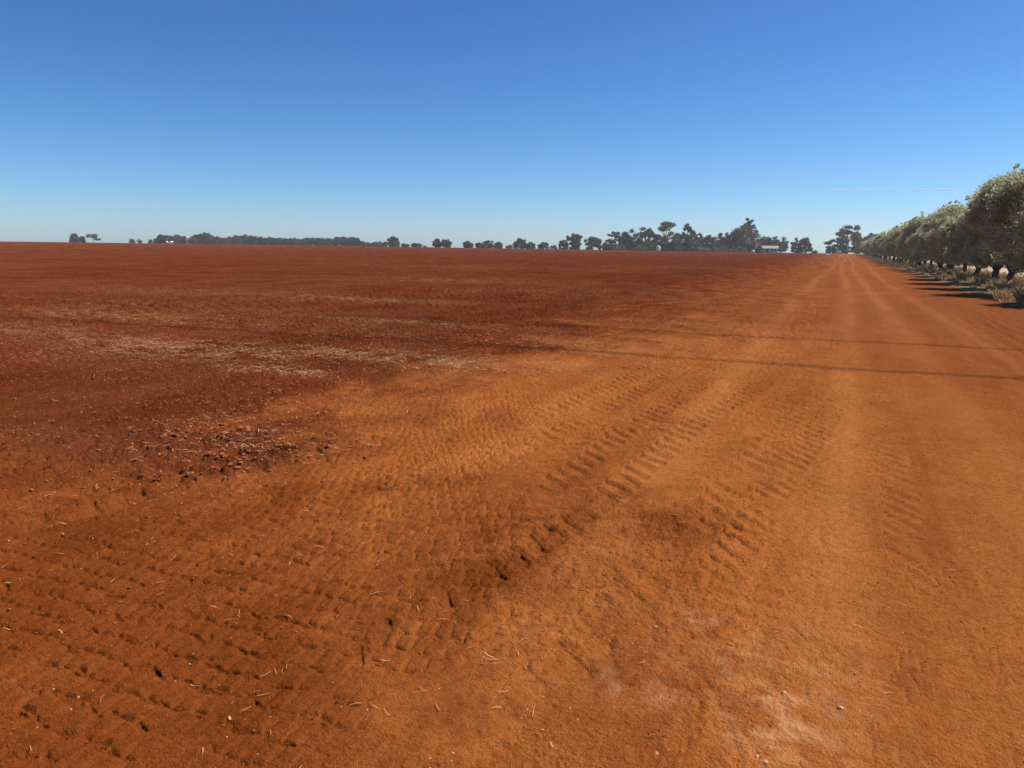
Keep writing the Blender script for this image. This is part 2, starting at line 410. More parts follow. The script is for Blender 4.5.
    for nm, arr in (("tilled", tilled), ("rough_side", right_rough), ("verge", verge), ("compact", compact), ("moist", moist),
                    ("dust", dustm), ("chaff", straw), ("tone", tone), ("streak", streak), ("damp", damp), ("dull", dull)):
        at = me.attributes.new(nm, 'FLOAT', 'POINT'); at.data.foreach_set("value", np.ascontiguousarray(arr, np.float32))
    o = obj("ground", me); tag(o, "red soil field with bare dirt track along its edge", kind="structure")
    return o

def ground_mat():
    mt, nt, nd, lk = new_mat("red_soil")
    at = lambda nm: N(nt, "ShaderNodeAttribute", attribute_name=nm).outputs["Fac"]
    tc = N(nt, "ShaderNodeTexCoord")
    def noise(sc, det=4.0, rough=.55, vec=None):
        n = N(nt, "ShaderNodeTexNoise", i_Scale=sc, i_Detail=det, i_Roughness=rough)
        lk.new(vec or tc.outputs["Object"], n.inputs["Vector"]); return n.outputs[0]
    til, rs, ver, com, moi, dus, cha, ton, stk, dmp, dul = [at(q) for q in ("tilled", "rough_side", "verge", "compact", "moist", "dust", "chaff", "tone", "streak", "damp", "dull")]
    # headland soil: orange clay
    base = mixc(nt, ton, (.290, .083, .0190), (.430, .140, .0350))
    base = mixc(nt, math_n(nt, 'MULTIPLY', ramp(nt, stk, .45, .9), .35), base, (.450, .155, .040))
    base = mixc(nt, math_n(nt, 'MULTIPLY', com, .75), base, (.540, .200, .058))
    base = mixc(nt, math_n(nt, 'MULTIPLY', rs, .55), base, (.310, .088, .025))
    base = mixc(nt, math_n(nt, 'MULTIPLY', dul, .8), base, mixc(nt, com, (.270, .086, .031), (.38, .136, .052)))
    tl = mixc(nt, ton, (.088, .0185, .0072), (.160, .0390, .0130))
    base = mixc(nt, til, base, tl)
    base = mixc(nt, dmp, base, mixc(nt, ton, (.128, .031, .0066), (.190, .048, .0095)))
    base = mixc(nt, math_n(nt, 'MULTIPLY', moi, .8), base, (.100, .027, .0135))
    n1 = noise(3.5, 6, .65); n2 = noise(24, 5, .7); n3 = noise(150, 3, .6)
    base = mixc(nt, ramp(nt, n1, .32, .68, 0, .30), base, mixc(nt, 1.0, base, (.62, .56, .50), 'MULTIPLY'))
    base = mixc(nt, ramp(nt, n2, .42, .70, 0, .62), base, mixc(nt, 1.0, base, (.55, .48, .46), 'MULTIPLY'))
    base = mixc(nt, ramp(nt, n3, .52, .75, 0, .7), base, mixc(nt, 1.0, base, (1.35, 1.45, 1.6), 'MULTIPLY'))
    base = mixc(nt, ramp(nt, noise(85, 3, .6), .52, .70, 0, .6), base, mixc(nt, 1.0, base, (.58, .50, .45), 'MULTIPLY'))
    n4 = noise(9, 4, .6)
    base = mixc(nt, math_n(nt, 'MULTIPLY', dus, ramp(nt, n4, .35, .62, .35, .95)), base, (.60, .31, .14))
    # chaff: fine broken straw between the loose pieces
    n5 = noise(60, 3, .7)
    cf = math_n(nt, 'MULTIPLY', cha, ramp(nt, n5, .36, .64))
    base = mixc(nt, math_n(nt, 'MULTIPLY', cf, .6), base, (.34, .185, .090))
    # specks of grit and chaff
    for sc, thr, colr in ((41, .955, (.50, .30, .15)), (97, .94, (.45, .22, .09))):
        vo = N(nt, "ShaderNodeTexVoronoi", i_Scale=sc); lk.new(tc.outputs["Object"], vo.inputs["Vector"])
        sep = N(nt, "ShaderNodeSeparateColor"); lk.new(vo.outputs["Color"], sep.inputs[0])
        pick = math_n(nt, 'GREATER_THAN', sep.outputs[0], thr)
        near = math_n(nt, 'LESS_THAN', vo.outputs["Distance"], .16)
        base = mixc(nt, math_n(nt, 'MULTIPLY', math_n(nt, 'MULTIPLY', pick, near), .8), base, colr)
    # verge: leaf litter and dry thatch
    vg = mixc(nt, ramp(nt, noise(2.2, 5, .65), .35, .65), (.17, .105, .06), (.34, .235, .13))
    vg = mixc(nt, ramp(nt, noise(40, 4, .65), .45, .65), vg, mixc(nt, 1.0, vg, (.6, .6, .6), 'MULTIPLY'))
    base = mixc(nt, ver, base, vg)
    b = N(nt, "ShaderNodeBsdfDiffuse", i_Roughness=.6)
    lk.new(base, b.inputs["Color"])
    hsum = math_n(nt, 'ADD', math_n(nt, 'MULTIPLY', noise(55, 4, .65), .6), math_n(nt, 'MULTIPLY', noise(190, 3, .6), .35))
    bp = N(nt, "ShaderNodeBump", i_Strength=1.0, i_Distance=.022)
    lk.new(hsum, bp.inputs["Height"]); lk.new(bp.outputs[0], b.inputs["Normal"])
    o = N(nt, "ShaderNodeOutputMaterial"); lk.new(b.outputs[0], o.inputs[0])
    return mt

ground = build_ground()
# height lookup for things that lie on the soil
_gv = np.empty(len(ground.data.vertices) * 3, np.float32); ground.data.vertices.foreach_get("co", _gv); _gv = _gv.reshape(-1, 3)
from mathutils.kdtree import KDTree
_near = _gv[np.hypot(_gv[:, 0], _gv[:, 1]) < 70]
# nearest ground vertex through a coarse hash
def ground_z(xs, ys):
    """height of the soil under points, from the sheet's own polar layout"""
    return _interp(np.asarray(xs, float), np.asarray(ys, float))
def _make_interp():
    fine = np.linspace(R(-40), R(40), 1380)
    coarse = np.linspace(R(40), R(320), 130)[1:-1]
    nc = 1380 + len(coarse)
    z = _gv[:, 2].reshape(-1, nc)
    rads = np.hypot(_gv[::nc, 0], _gv[::nc, 1])
    def f(xs, ys):
        rr = np.hypot(xs, ys); a = np.arctan2(xs, ys) + yaw
        ci = (a - R(-40)) / (R(80) / 1379)
        inside = (ci >= 0) & (ci <= 1378)
        ci = np.clip(np.round(ci).astype(int), 0, 1379)
        ri = np.clip(np.searchsorted(rads, rr), 0, len(rads) - 1)
        return np.where(inside, z[ri, ci], terrain(xs, ys))
    return f
_interp = _make_interp()

# ------------------------------------------------------------------ gravel road past the olives
def gravel_road():
    mt, nt, nd, lk = new_mat("pale_gravel")
    tc = N(nt, "ShaderNodeTexCoord")
    n1 = N(nt, "ShaderNodeTexNoise", i_Scale=.8, i_Detail=6.0); n2 = N(nt, "ShaderNodeTexNoise", i_Scale=30.0, i_Detail=4.0)
    lk.new(tc.outputs["Object"], n1.inputs["Vector"]); lk.new(tc.outputs["Object"], n2.inputs["Vector"])
    c = mixc(nt, n1.outputs[0], (.30, .205, .135), (.40, .285, .195))
    c = mixc(nt, ramp(nt, n2.outputs[0], .4, .7, 0, .4), c, (.34, .22, .15))
    b = N(nt, "ShaderNodeBsdfPrincipled", i_Roughness=.95); lk.new(c, b.inputs["Base Color"])
    o = N(nt, "ShaderNodeOutputMaterial"); lk.new(b.outputs[0], o.inputs[0])
    ys = np.concatenate([np.arange(-20, 120, 1.0), np.arange(120, 460, 6.0)])
    us = np.linspace(0, 1, 9)
    Y, U = np.meshgrid(ys, us, indexing='ij')
    l = 11.0 + .35 * gnoise(ys * .09, ys * 0 + .5, 5); r_ = 16.0 + .4 * gnoise(ys * .08, ys * 0 + 7.5, 6)
    X = l[:, None] * (1 - U) + r_[:, None] * U
    Z = terrain(X, Y) + .10 + .05 * (1 - (2 * U - 1) ** 2)
    Z[:, 0] = terrain(X[:, 0], Y[:, 0]) - .06; Z[:, -1] = terrain(X[:, -1], Y[:, -1]) - .06
    nr, nc = X.shape
    i = np.arange(nr - 1)[:, None] * nc; j = np.arange(nc - 1)[None, :]
    f = np.stack([i + j, i + j + 1, i + nc + j + 1, i + nc + j], -1).reshape(-1, 4)
    o = obj("gravel_road", np_mesh("gravel_road", np.stack([X, Y, Z], -1).reshape(-1, 3), f, [mt], True))
    tag(o, "pale gravel road running behind the olive row", kind="structure")
gravel_road()

# ------------------------------------------------------------------ leaves
def unit(a):
    return a / np.maximum(np.linalg.norm(a, axis=-1, keepdims=True), 1e-6)
def leaf_mesh(name, pos, nrm, L, W, mat, rg, droop=0.0):
    """diamond leaves: one island each"""
    n = len(pos)
    nrm = unit(nrm)
    t = unit(np.cross(nrm, rg.normal(size=(n, 3))))
    t[:, 2] -= droop; t = unit(t)
    b = unit(np.cross(nrm, t))
    L = L * rg.uniform(.6, 1.4, (n, 1)); W = W * rg.uniform(.6, 1.4, (n, 1))
    fold = nrm * W * .25
    v = np.stack([pos - t * L / 2, pos + b * W / 2 + fold, pos + t * L / 2, pos - b * W / 2 + fold], 1).reshape(-1, 3)
    f = np.arange(4 * n).reshape(n, 4)
    return np_mesh(name, v, f, [mat])
def clump_points(cs, rad, per, rg, shell=.55, squash=.8):
    """leaf positions round clump centres, with outward directions"""
    P, D = [], []
    for c, r_ in zip(cs, rad):
        k = max(3, int(per * (r_ / np.mean(rad)) ** 2))
        d = unit(rg.normal(size=(k, 3)))
        q = rg.uniform(0, 1, (k, 1)) ** shell
        off = d * q * r_ * (1 + .25 * rg.normal(size=(k, 1)) * .6); off[:, 2] *= squash
        P.append(c + off); D.append(d)
    return np.concatenate(P), np.concatenate(D)

def olive_variant(k):
    rg = np.random.default_rng(500 + k)
    H = 6.2
    # stems from a short gnarled bole
    mb = MB()
    nst = [2, 1, 3, 2, 1, 2][k % 6]
    lean = rg.uniform(-.35, .35, 2)
    tips = []
    fork = .45 + .35 * rg.random()
    if nst == 1: fork = 1.1
    base = np.array([0, 0, -.15])
    top = np.array([lean[0] * .4, lean[1] * .4, fork])
    mb.tube([base, (base + top) / 2 + [.05, .03, 0], top], [.27, .19, .17], 9)
    for s in range(nst + 2):
        a = 2 * math.pi * (s + .3 * rg.random()) / (nst + 2)
        e = top + np.array([math.cos(a) * (.75 + .4 * rg.random()), math.sin(a) * (.75 + .4 * rg.random()), 1.5 + .5 * rg.random()])
        mid = (top + e) / 2 + np.array([math.cos(a), math.sin(a), -.4]) * .14
        e2 = e + np.array([math.cos(a + .4) * .6, math.sin(a + .4) * .6, 1.3])
        mb.tube([top - [0, 0, .1], mid, e, e2], [.14, .105, .075, .03], 7)
        tips += [e, e2]
        for q in range(3):
            b2 = a + rg.uniform(-1.2, 1.2)
            s0 = mid + (e - mid) * rg.random()
            mb.tube([s0, s0 + np.array([math.cos(b2) * .5, math.sin(b2) * .5, .3]), s0 + np.array([math.cos(b2) * 1.1, math.sin(b2) * 1.1, .75])], [.05, .035, .012], 5)
    trunk = mb.mesh("olive_trunk", M_bark, True)
    # foliage clumps: an upright oval crown with hanging skirts
    cs, rad = [], []
    for q in range(46):
        z = rg.uniform(1.8, 5.3)
        u = (z - 1.2) / 4.6
        rr_ = 1.85 * math.sqrt(max(.04, 1 - (2 * u - .9) ** 2 * .72)) * (.55 + .45 * math.sqrt(rg.random()))
        a = rg.uniform(0, 2 * math.pi); rr_ *= 1 + .22 * math.sin(3 * a + k * 1.7)
        cs.append((math.cos(a) * rr_, math.sin(a) * rr_, z)); rad.append(rg.uniform(.35, .95))
    for q in range(13):          # low skirts
        a = rg.uniform(0, 2 * math.pi); rr_ = rg.uniform(1.0, 1.9)
        cs.append((math.cos(a) * rr_, math.sin(a) * rr_, rg.uniform(1.05, 1.7))); rad.append(rg.uniform(.3, .55))
    for q in range(12):         # loose sprays that break the side outline
        a = rg.uniform(0, 2 * math.pi); z0 = rg.uniform(2.0, 4.9); r0 = 1.5 + .5 * rg.random()
        for w in range(4):
            cs.append((math.cos(a) * (r0 + .22 * w), math.sin(a) * (r0 + .22 * w), z0 + rg.uniform(-.16, .12) * w)); rad.append(.34 - .05 * w)
    for q in range(17):         # upright shoots that break the top outline
        a = rg.uniform(0, 2 * math.pi); rr_ = rg.uniform(0, 1.4)
        for w in range(4):
            cs.append((math.cos(a) * rr_ + .06 * w, math.sin(a) * rr_, 5.1 - rr_ * .35 + w * rg.uniform(.18, .46))); rad.append(.27 - .045 * w)
    cs = np.array(cs); rad = np.array(rad)
    P, D = clump_points(cs, rad, 200, rg, .5, .85)
    # a few bare gaps
    holes = cs[rg.choice(len(cs), 7)] + rg.normal(size=(7, 3)) * .3
    keep = np.ones(len(P), bool)
    for hc in holes: keep &= np.linalg.norm(P - hc, axis=1) > .42
    P, D = P[keep], D[keep]
    crown = leaf_mesh("olive_crown", P, D * .35 + rg.normal(size=P.shape) * .75 + [0, 0, .3], .16, .062, M_olive, rg)
    return trunk, crown
OLIVES = [olive_variant(k) for k in range(6)]

OLIVE_LABELS = [
    "tall grey-green olive tree cut by the right edge of the photo",
    "big olive tree with a thick leaning trunk, next in from the cut one",
    "third olive tree from the near end of the row, trunk against pale road",
    "olive tree fourth from the row's near end, a shoot standing up from its crown",
    "olive tree fifth from the row's near end, with low branches over the dry verge",
    "olive tree sixth from the row's near end, shading the edge of red soil",
    "olive tree seventh from the row's near end, shorter than the one before it",
    "olive tree eighth from the row's near end, rounded crown against blue sky",
    "olive tree ninth from the row's near end, skirt of leaves touching the verge",
    "olive tree tenth from the row's near end, before the row blurs together",
]
oy = 31.0
rg = np.random.default_rng(77)
i = 0
while oy < 400:
    tr, cr = OLIVES[(i * 5 + i // 4) % 6] if i else OLIVES[2]
    x_ = ROW_X + rg.uniform(-.25, .25)
    root = empty("olive_tree", (x_, oy, float(ground_z([x_], [oy])[0])), rg.uniform(0, 6.28), rg.uniform(.76, 1.02))
    lab = OLIVE_LABELS[i] if i < len(OLIVE_LABELS) else "silvery olive tree lost in the far unbroken part of the row along the track"
    tag(root, lab, "olive tree", "olive trees in a row along the track")
    obj("trunk", tr, root); obj("crown", cr, root)
    i += 1
    oy += 6.1 + rg.uniform(-.5, .5)

# ------------------------------------------------------------------ distant trees
def far_tree(name, label, px, ytop, w, dist, kind, group=None, ybase=None, seed=None, cat="tree"):
    """px centre column, ytop picture row of its top, w crown width in picture columns, dist metres"""
    x_, y_ = bearing(px, dist)
    z0 = float(terrain(np.array(x_), np.array(y_)))
    ztop = height_of(ytop, px, dist)
    Hh = max(1.0, ztop - z0); Wd = size_at(w * (1.32 if kind in ('dark', 'grey', 'bush') and 600 < px < 790 else 1.15), dist)
    rg = np.random.default_rng(seed if seed is not None else int(px * 13 + ytop * 7))
    root = empty(name, (x_, y_, z0))
    tag(root, label, cat, group)
    mb = MB(); cs, rad = [], []
    mat, bark = {"gum": (M_gum, M_gumbark), "round": (M_green, M_darkbark), "grey": (M_grey, M_darkbark), "dark": (M_gum, M_darkbark),
                 "pine": (M_pine, M_darkbark), "bush": (M_bush, M_darkbark)}[kind]
    if kind == "gum":       # bare pale trunk, flat separate heads
        lean = rg.uniform(-.06, .06) * Hh
        fork = np.array([lean, 0, Hh * .45]); tr_ = .022 * Hh
        mb.tube([(0, 0, -.5), (lean * .4, .1, Hh * .25), fork], [tr_ * 1.3, tr_ * 1.05, tr_ * .9], 7)
        nh = 11
        for q in range(nh):
            a = 2 * math.pi * q / nh + rg.uniform(-.4, .4)
            e = np.array([math.cos(a) * Wd * rg.uniform(.12, .42), math.sin(a) * Wd * rg.uniform(.1, .4), Hh * rg.uniform(.42, .92)])
            if q == 0: e = np.array([rg.uniform(-.1, .1) * Wd, 0, Hh * .93])
            mb.tube([fork - [0, 0, .3], (fork + e) / 2 + [0, 0, -.05 * Hh], e], [tr_ * .6, tr_ * .42, tr_ * .15], 5)
            for s in range(3):
                cs.append(e + rg.normal(size=3) * [Wd * .07, Wd * .07, Hh * .025]); rad.append(Wd * rg.uniform(.075, .135))
        per, squash, lf = 55, .62, .62
    elif kind == "pine":
        mb.tube([(0, 0, -.5), (0, 0, Hh * .9)], [.03 * Hh, .01 * Hh], 7)
        for q in range(70):
            u = ((q + rg.random()) / 70) ** .85
            rr_ = Wd * .5 * (1 - u) ** .5 * (.45 + .55 * rg.random()); a = rg.uniform(0, 6.28)
            cs.append((math.cos(a) * rr_, math.sin(a) * rr_, Hh * (.10 + .84 * u))); rad.append(Wd * .10 * (1.15 - u * .6))
        per, squash, lf = 50, .9, .55
    elif kind == "bush":
        mb.tube([(0, 0, -.3), (.1, 0, Hh * .5)], [.05 * Hh, .02 * Hh], 6)
        for q in range(22):
            u = rg.random(); a = rg.uniform(0, 6.28); rr_ = Wd * .42 * math.sqrt(rg.random())
            cs.append((math.cos(a) * rr_, math.sin(a) * rr_, Hh * (.12 + .7 * u * (1 - .5 * (2 * rr_ / Wd) ** 2)))); rad.append(min(Wd, Hh * 1.6) * rg.uniform(.12, .2))
        per, squash, lf = 45, .85, .5
    else:                   # dense round or spreading crown nearly to the ground
        mb.tube([(0, 0, -.5), (.03 * Hh, 0, Hh * .3), (0, .02 * Hh, Hh * .6)], [.035 * Hh, .028 * Hh, .012 * Hh], 7)
        for q in range(4):
            a = q * 1.57 + rg.random(); 
            mb.tube([(0, 0, Hh * .22), (math.cos(a) * Wd * .2, math.sin(a) * Wd * .2, Hh * .45), (math.cos(a) * Wd * .32, math.sin(a) * Wd * .32, Hh * .66)], [.018 * Hh, .013 * Hh, .005 * Hh], 5)
        cen = [(rg.uniform(-.16, .16) * Wd, rg.uniform(.74, 1.0), rg.uniform(.60, .85)) for _ in range(3)]
        cen[0] = (rg.uniform(-.08, .08) * Wd, .96, .95)
        for q in range(64):
            ox, tp_, ws = cen[q % 3]
            u = rg.uniform(.06, .93)
            half = Wd * .5 * ws * max(.12, 1 - abs(2 * (u - .42)) ** 2.8) ** .5
            rr_ = half * (.45 + .5 * math.sqrt(rg.random())); a = rg.uniform(0, 6.28)
            cs.append(np.array([ox * (1 - .5 * u) + math.cos(a) * rr_, math.sin(a) * rr_, Hh * u * tp_])); rad.append(min(Wd, Hh * 1.3) * rg.uniform(.08, .13))
        per, squash, lf = 56, .8, .6
    mb.build("trunk", bark, root, True)
    cs = np.array(cs, float); rad = np.array(rad, float)
    P, D = clump_points(cs, rad, per * max(1.0, w / 11.0), rg, .5, squash)
    # fit the crown to the surveyed height and width
    P[:, 2] = np.minimum(P[:, 2], Hh * 1.02); P[:, 2] = np.maximum(P[:, 2], .12)
    s = max(.22, lf * dist / 450.0)
    obj("crown", leaf_mesh("crown", P, D * .6 + rg.normal(size=P.shape) * .7 + [0, 0, .3], s * 1.25, s * .7, mat, rg), root)
    return root

FAR = [
    # name, label, px, ytop, w, dist, kind
    ("gum_tree", "taller of two small trees at the far left end of the skyline", 75.5, 233.2, 7.5, 720, "dark"),
    ("gum_tree", "low rounded tree right against the taller one at the far left of the skyline", 83, 236, 5, 725, "dark"),
    ("gum_tree", "lone sparse tree just right of the pair at the far left of the skyline", 94, 234.5, 10, 720, "gum"),
    ("bush", "tiny bush first of three dots in the gap left of the distant wood", 132, 238, 4.5, 740, "bush"),
    ("bush", "tiny bush middle of three dots in the gap left of the distant wood", 139.5, 238, 4, 740, "bush"),
    ("bush", "tiny bush closest to the wood among three dots on the left skyline", 150.5, 238.5, 3.5, 740, "bush"),
    ("round_tree", "bright green round tree standing above the right end of the distant low wood", 393, 235.6, 12.5, 520, "round"),
    ("bush", "small dark bush directly right of the bright green round tree", 405, 243.3, 8, 540, "dark"),
    ("bush", "wide low bush second right of the bright green round tree", 415.5, 243, 11, 540, "dark"),
    ("bush", "very small bush alone in the gap left of the twin round trees", 425, 245.6, 4, 540, "bush"),
    ("round_tree", "darker left one of the twin round trees alone on the skyline", 437, 238, 8.5, 480, "dark"),
    ("round_tree", "greener right one of the twin round trees alone on the skyline", 446.5, 238.5, 9.5, 480, "round"),
    ("round_tree", "small single dark tree between the twin trees and the broad low tree", 468, 240.6, 9, 480, "dark"),
    ("bush", "little bush touching the left side of the broad low green tree", 478.5, 242.5, 6, 490, "dark"),
    ("round_tree", "broad low green tree with smaller bushes at both sides on mid skyline", 487.5, 240, 14, 480, "round"),
    ("bush", "dark bush touching the right side of the broad low green tree", 498.5, 242, 9, 485, "dark"),
    ("bush", "small low bush left of the domed dark tree on the mid skyline", 509.5, 244.5, 6, 480, "bush"),
    ("round_tree", "domed dark tree tallest in the small group left of the notched tree", 520, 238, 12, 470, "dark"),
    ("bush", "dull green bush against right side of the domed dark tree", 530.5, 242, 9.5, 470, "grey"),
    ("bush", "round isolated green bush halfway between domed tree and notched tall tree", 543.5, 242, 11, 470, "round"),
    ("bush", "low thin bush right of the isolated green bush", 554.5, 245, 7, 470, "bush"),
    ("round_tree", "grey bushy tree leaning on the left foot of the notched tall tree", 563.5, 239.5, 9, 465, "grey"),
    ("gum_tree", "tall dark tree with a notched top standing clear on the mid skyline", 574.5, 230.6, 15, 460, "dark"),
    ("round_tree", "greenish round tree right of the notched tall tree", 593, 236.5, 17, 455, "round"),
    ("bush", "low grey bush at the foot of the sparse gum on the wood's left", 608, 241, 11, 450, "grey"),
    ("gum_tree", "sparse open gum tree at the left edge of the large dark wood", 613, 231.5, 14, 455, "gum"),
    ("gum_tree", "dense dark tree forming the left shoulder of the large wood", 628, 228, 18, 450, "dark"),
    ("gum_tree", "dense dark tree on top of the large wood, left of the open crowned gum", 645, 225.8, 19, 450, "dark"),
    ("gum_tree", "open crowned gum tree rising above the middle of the large wood", 666, 220.6, 22, 455, "gum"),
    ("gum_tree", "bushy dark tree filling the space under the open crowned gum", 659, 233, 14, 458, "grey"),
    ("round_tree", "grey bushy tree in front of the pointed conifer's left side", 673, 232.5, 16, 440, "grey"),
    ("pine_tree", "pointed dark conifer in the middle of the large wood", 687, 222.3, 19, 455, "pine"),
    ("round_tree", "grey bushy tree at the foot of the pointed conifer, right side", 691, 234, 14, 440, "grey"),
    ("gum_tree", "small dark tree peeping up right of the pointed conifer", 698, 231.3, 8, 460, "dark"),
    ("round_tree", "rounded grey tree between the conifer and the great domed tree", 710.5, 232.6, 18, 450, "grey"),
    ("gum_tree", "dark small crowned tree right of the rounded grey tree in the wood", 723.5, 230.6, 11, 455, "dark"),
    ("round_tree", "grey tree joined to the left side of the great domed tree", 732, 233, 14, 445, "grey"),
    ("domed_tree", "great domed dark tree above the farm buildings", 743.5, 225, 30, 450, "dark"),
    ("gum_tree", "tall gum whose small head sticks out above the great domed tree", 748, 218.7, 14, 460, "gum"),
    ("round_tree", "dark tree directly behind the green roofed shed, left of the end tree", 766.5, 235, 14, 470, "dark"),
    ("gum_tree", "sloping dark tree at the right end of the wood behind the green roofed shed", 777.5, 235.6, 15, 470, "dark"),
    ("gum_tree", "left one of two upright gums standing apart right of the farm buildings", 797.5, 236.6, 9.5, 470, "grey"),
    ("gum_tree", "right one of two upright gums standing apart right of the farm buildings", 805.5, 236.4, 11.5, 470, "dark"),
    ("bush", "tiny low bush alone on the skyline between the two gums and the track end", 815.5, 250.2, 5, 470, "bush"),
    ("gum_tree", "short flat topped dark gum left of the track's far end", 831.5, 239.6, 11, 500, "gum"),
    ("bush", "dark low bush under the flat topped gum at the track's far end", 832, 246.5, 8, 505, "dark"),
    ("gum_tree", "tall pale trunked gum at the far end of the track by the olive row", 848, 225.6, 22, 500, "gum"),
    ("gum_tree", "lower leafy gum crowding the left side of the tall pale trunked gum", 841, 233, 12, 503, "grey"),
    ("gum_tree", "dense dark gum between the tall pale trunked gum and the olives", 857, 235, 11, 505, "dark"),
    ("bush", "grey bush at the foot of the tall pale trunked gum", 843, 244, 9, 505, "grey"),
    ("gum_tree", "dark crowned gum showing over the tops of the farthest olives", 867.5, 230.2, 18, 520, "dark"),
    ("bush", "grey low scrub at the foot of the large wood under the sparse gum", 619, 244.5, 12, 438, "bush"),
    ("bush", "grey low scrub at the foot of the large wood left of the white tank", 640, 244.5, 14, 438, "bush"),
    ("bush", "grey low scrub in front of the pointed conifer", 683, 245, 13, 436, "bush"),
    ("bush", "pale low scrub in front of the rounded grey tree", 703, 245.5, 14, 436, "bush"),
    ("bush", "pale low scrub left of the great domed tree", 722, 245, 15, 436, "bush"),
    ("bush", "pale low scrub in front of the great domed tree", 738, 246, 14, 436, "bush"),
]
for a in FAR:
    far_tree(*a, group="trees along the skyline beyond the field", cat="bush" if a[0] == "bush" else "tree")
rgs = np.random.default_rng(41)
for q in range(17):
    far_tree("bush", "grey-green low scrub bush along the foot of the large wood", 606 + q * 8.8 + rgs.uniform(-2, 2), 242.5 + rgs.uniform(-1.5, 2), 12, 446 + rgs.uniform(-4, 8), "grey" if q % 3 else "round", "scrub along the foot of the large wood", cat="bush", seed=900 + q)
# the low distant wood on the left skyline, tree by tree
rg = np.random.default_rng(5)
px = 157.5
tops = lambda p: np.interp(p, [155, 162, 168, 176, 187, 191, 200, 212, 218, 226, 238, 247, 262, 275, 300, 318, 328, 340, 348, 356, 362, 372, 382],
                           [238, 233.5, 233.5, 232.5, 234, 236.5, 233, 233, 235.5, 236, 233, 234.5, 235.5, 237, 237, 237.2, 235.8, 236.5, 235.5, 236.5, 241, 241, 240.5])
while px < 386:
    yt = float(tops(px)) + rg.uniform(-.5, 2.2)
    w = rg.uniform(6.5, 10.5)
    if not 187 < px < 192.5:
        lab = ("dark tree in the tall block of the distant wood left of the white silo" if px < 188 else
               "grey-green tree in the distant low wood on the left skyline, right of the white silo" if px < 325 else
               "small dark tree in the thinning right part of the distant low wood")
        far_tree("gum_tree", lab, px, yt, w, rg.uniform(640, 700), "dark" if rg.random() < .6 else "grey", "trees of the distant low wood", seed=int(px * 10))
    px += rg.uniform(4.2, 6.0)

# ------------------------------------------------------------------ farm buildings and far things
def shed(name, label, px, dist, w, d, wall_h, roof_h, wallm, roofm, cat, rz=0.0, windows=1):
    x_, y_ = bearing(px, dist)
    root = empty(name, (x_, y_, float(terrain(np.array(x_), np.array(y_)))), -math.atan2(x_, y_) + rz)
    tag(root, label, cat)
    mb = MB(); mb.prism([(-w / 2, -.5), (w / 2, -.5), (w / 2, wall_h), (0, wall_h + roof_h - .12), (-w / 2, wall_h)], -d / 2, d / 2) if name == "house" else mb.box(-w / 2, w / 2, -d / 2, d / 2, -.5, wall_h)
    mb.build("wall", wallm, root)
    rb = MB(); e = .35
    if name == "house":
        for s in (-1, 1):
            p = [(s * (w / 2 + e), wall_h - roof_h * 2 * e / w), (0, wall_h + roof_h), (0, wall_h + roof_h + .18), (s * (w / 2 + e), wall_h + .18 - roof_h * 2 * e / w)]
            rb.prism(p if s > 0 else p[::-1], -d / 2 - e, d / 2 + e)
    else:
        k = 9   # low pitched roof with its ridge across the view
        rb.prism([(-d / 2 - e, wall_h + .01), (d / 2 + e, wall_h + .01), (d / 2 + e, wall_h + .12), (.9, wall_h + roof_h), (-.9, wall_h + roof_h), (-d / 2 - e, wall_h + .12)], -w / 2 - e, w / 2 + e, 'x')
    r_ = rb.build("roof", roofm, root)
    db = MB(); db.box(-.2 * w - .6, -.2 * w + .6, -d / 2 - .04, -d / 2 + .05, 0, 2.1); db.build("door", M_dark, root)
    for q in range(windows):
        cx_ = w * (.08 + .22 * q)
        wb = MB(); wb.box(cx_ - .6, cx_ + .6, -d / 2 - .04, -d / 2 + .05, .9, 2.0); wd = wb.build("window", M_dark, root)
        fb = MB()
        for (a0, a1, b0, b1) in ((-.68, .68, .82, .9), (-.68, .68, 2.0, 2.08), (-.68, -.6, .9, 2.0), (.6, .68, .9, 2.0)):
            fb.box(cx_ + a0, cx_ + a1, -d / 2 - .07, -d / 2 + .02, b0, b1)
        fb.build("frame", M_white, wd)
    return root
shed("shed", "long shed with a pale green low pitched roof below the dark end tree", 770.5, 432, 7.4, 9, 2.1, 1.5, M_wall, M_roofgreen, "shed", 0.02, 2)
shed("house", "small brick house with pale gable left of the green roofed shed", 759, 436, 3.6, 7, 2.3, 1.8, M_brick, M_wall, "house", .05, 1)
def tank(name, label, px, dist, rad, hgt, cat):
    x_, y_ = bearing(px, dist)
    root = empty(name, (x_, y_, float(terrain(np.array(x_), np.array(y_)))))
    tag(root, label, cat)
    mb = MB(); mb.lathe([(rad, -.3)] + [(rad * (1 + .012 * (q % 2)), hgt * q / 8) for q in range(9)], 24); mb.build("wall", M_white, root, True)
    rb = MB(); rb.lathe([(rad * 1.04, hgt + .01), (rad * 1.02, hgt + .1), (rad * .25, hgt + rad * .45), (.12, hgt + rad * .5)], 24); rf = rb.build("roof", M_white, root, True)
    hb = MB(); hb.lathe([(.3, hgt + rad * .40), (.3, hgt + rad * .56), (.1, hgt + rad * .6)], 12, (rad * .15, 0, 0)); hb.build("hatch", M_white, rf)
    return root
tank("silo", "white silo in the gap of the distant low wood on the left skyline", 189.5, 660, 1.6, 5.0, "silo")
tank("water_tank", "small white tank in front of the large wood under the open crowned gum", 658.5, 434, 1.05, 2.3, "water tank")
tank("water_tank", "tiny white tank at the left end of the brick house", 753.3, 431, .8, .9, "water tank")
shed("shed", "tiny white roofed shed at the foot of the wood left of the silo", 170, 640, 4.0, 4, 1.2, .9, M_white, M_white, "shed", 0, 1)

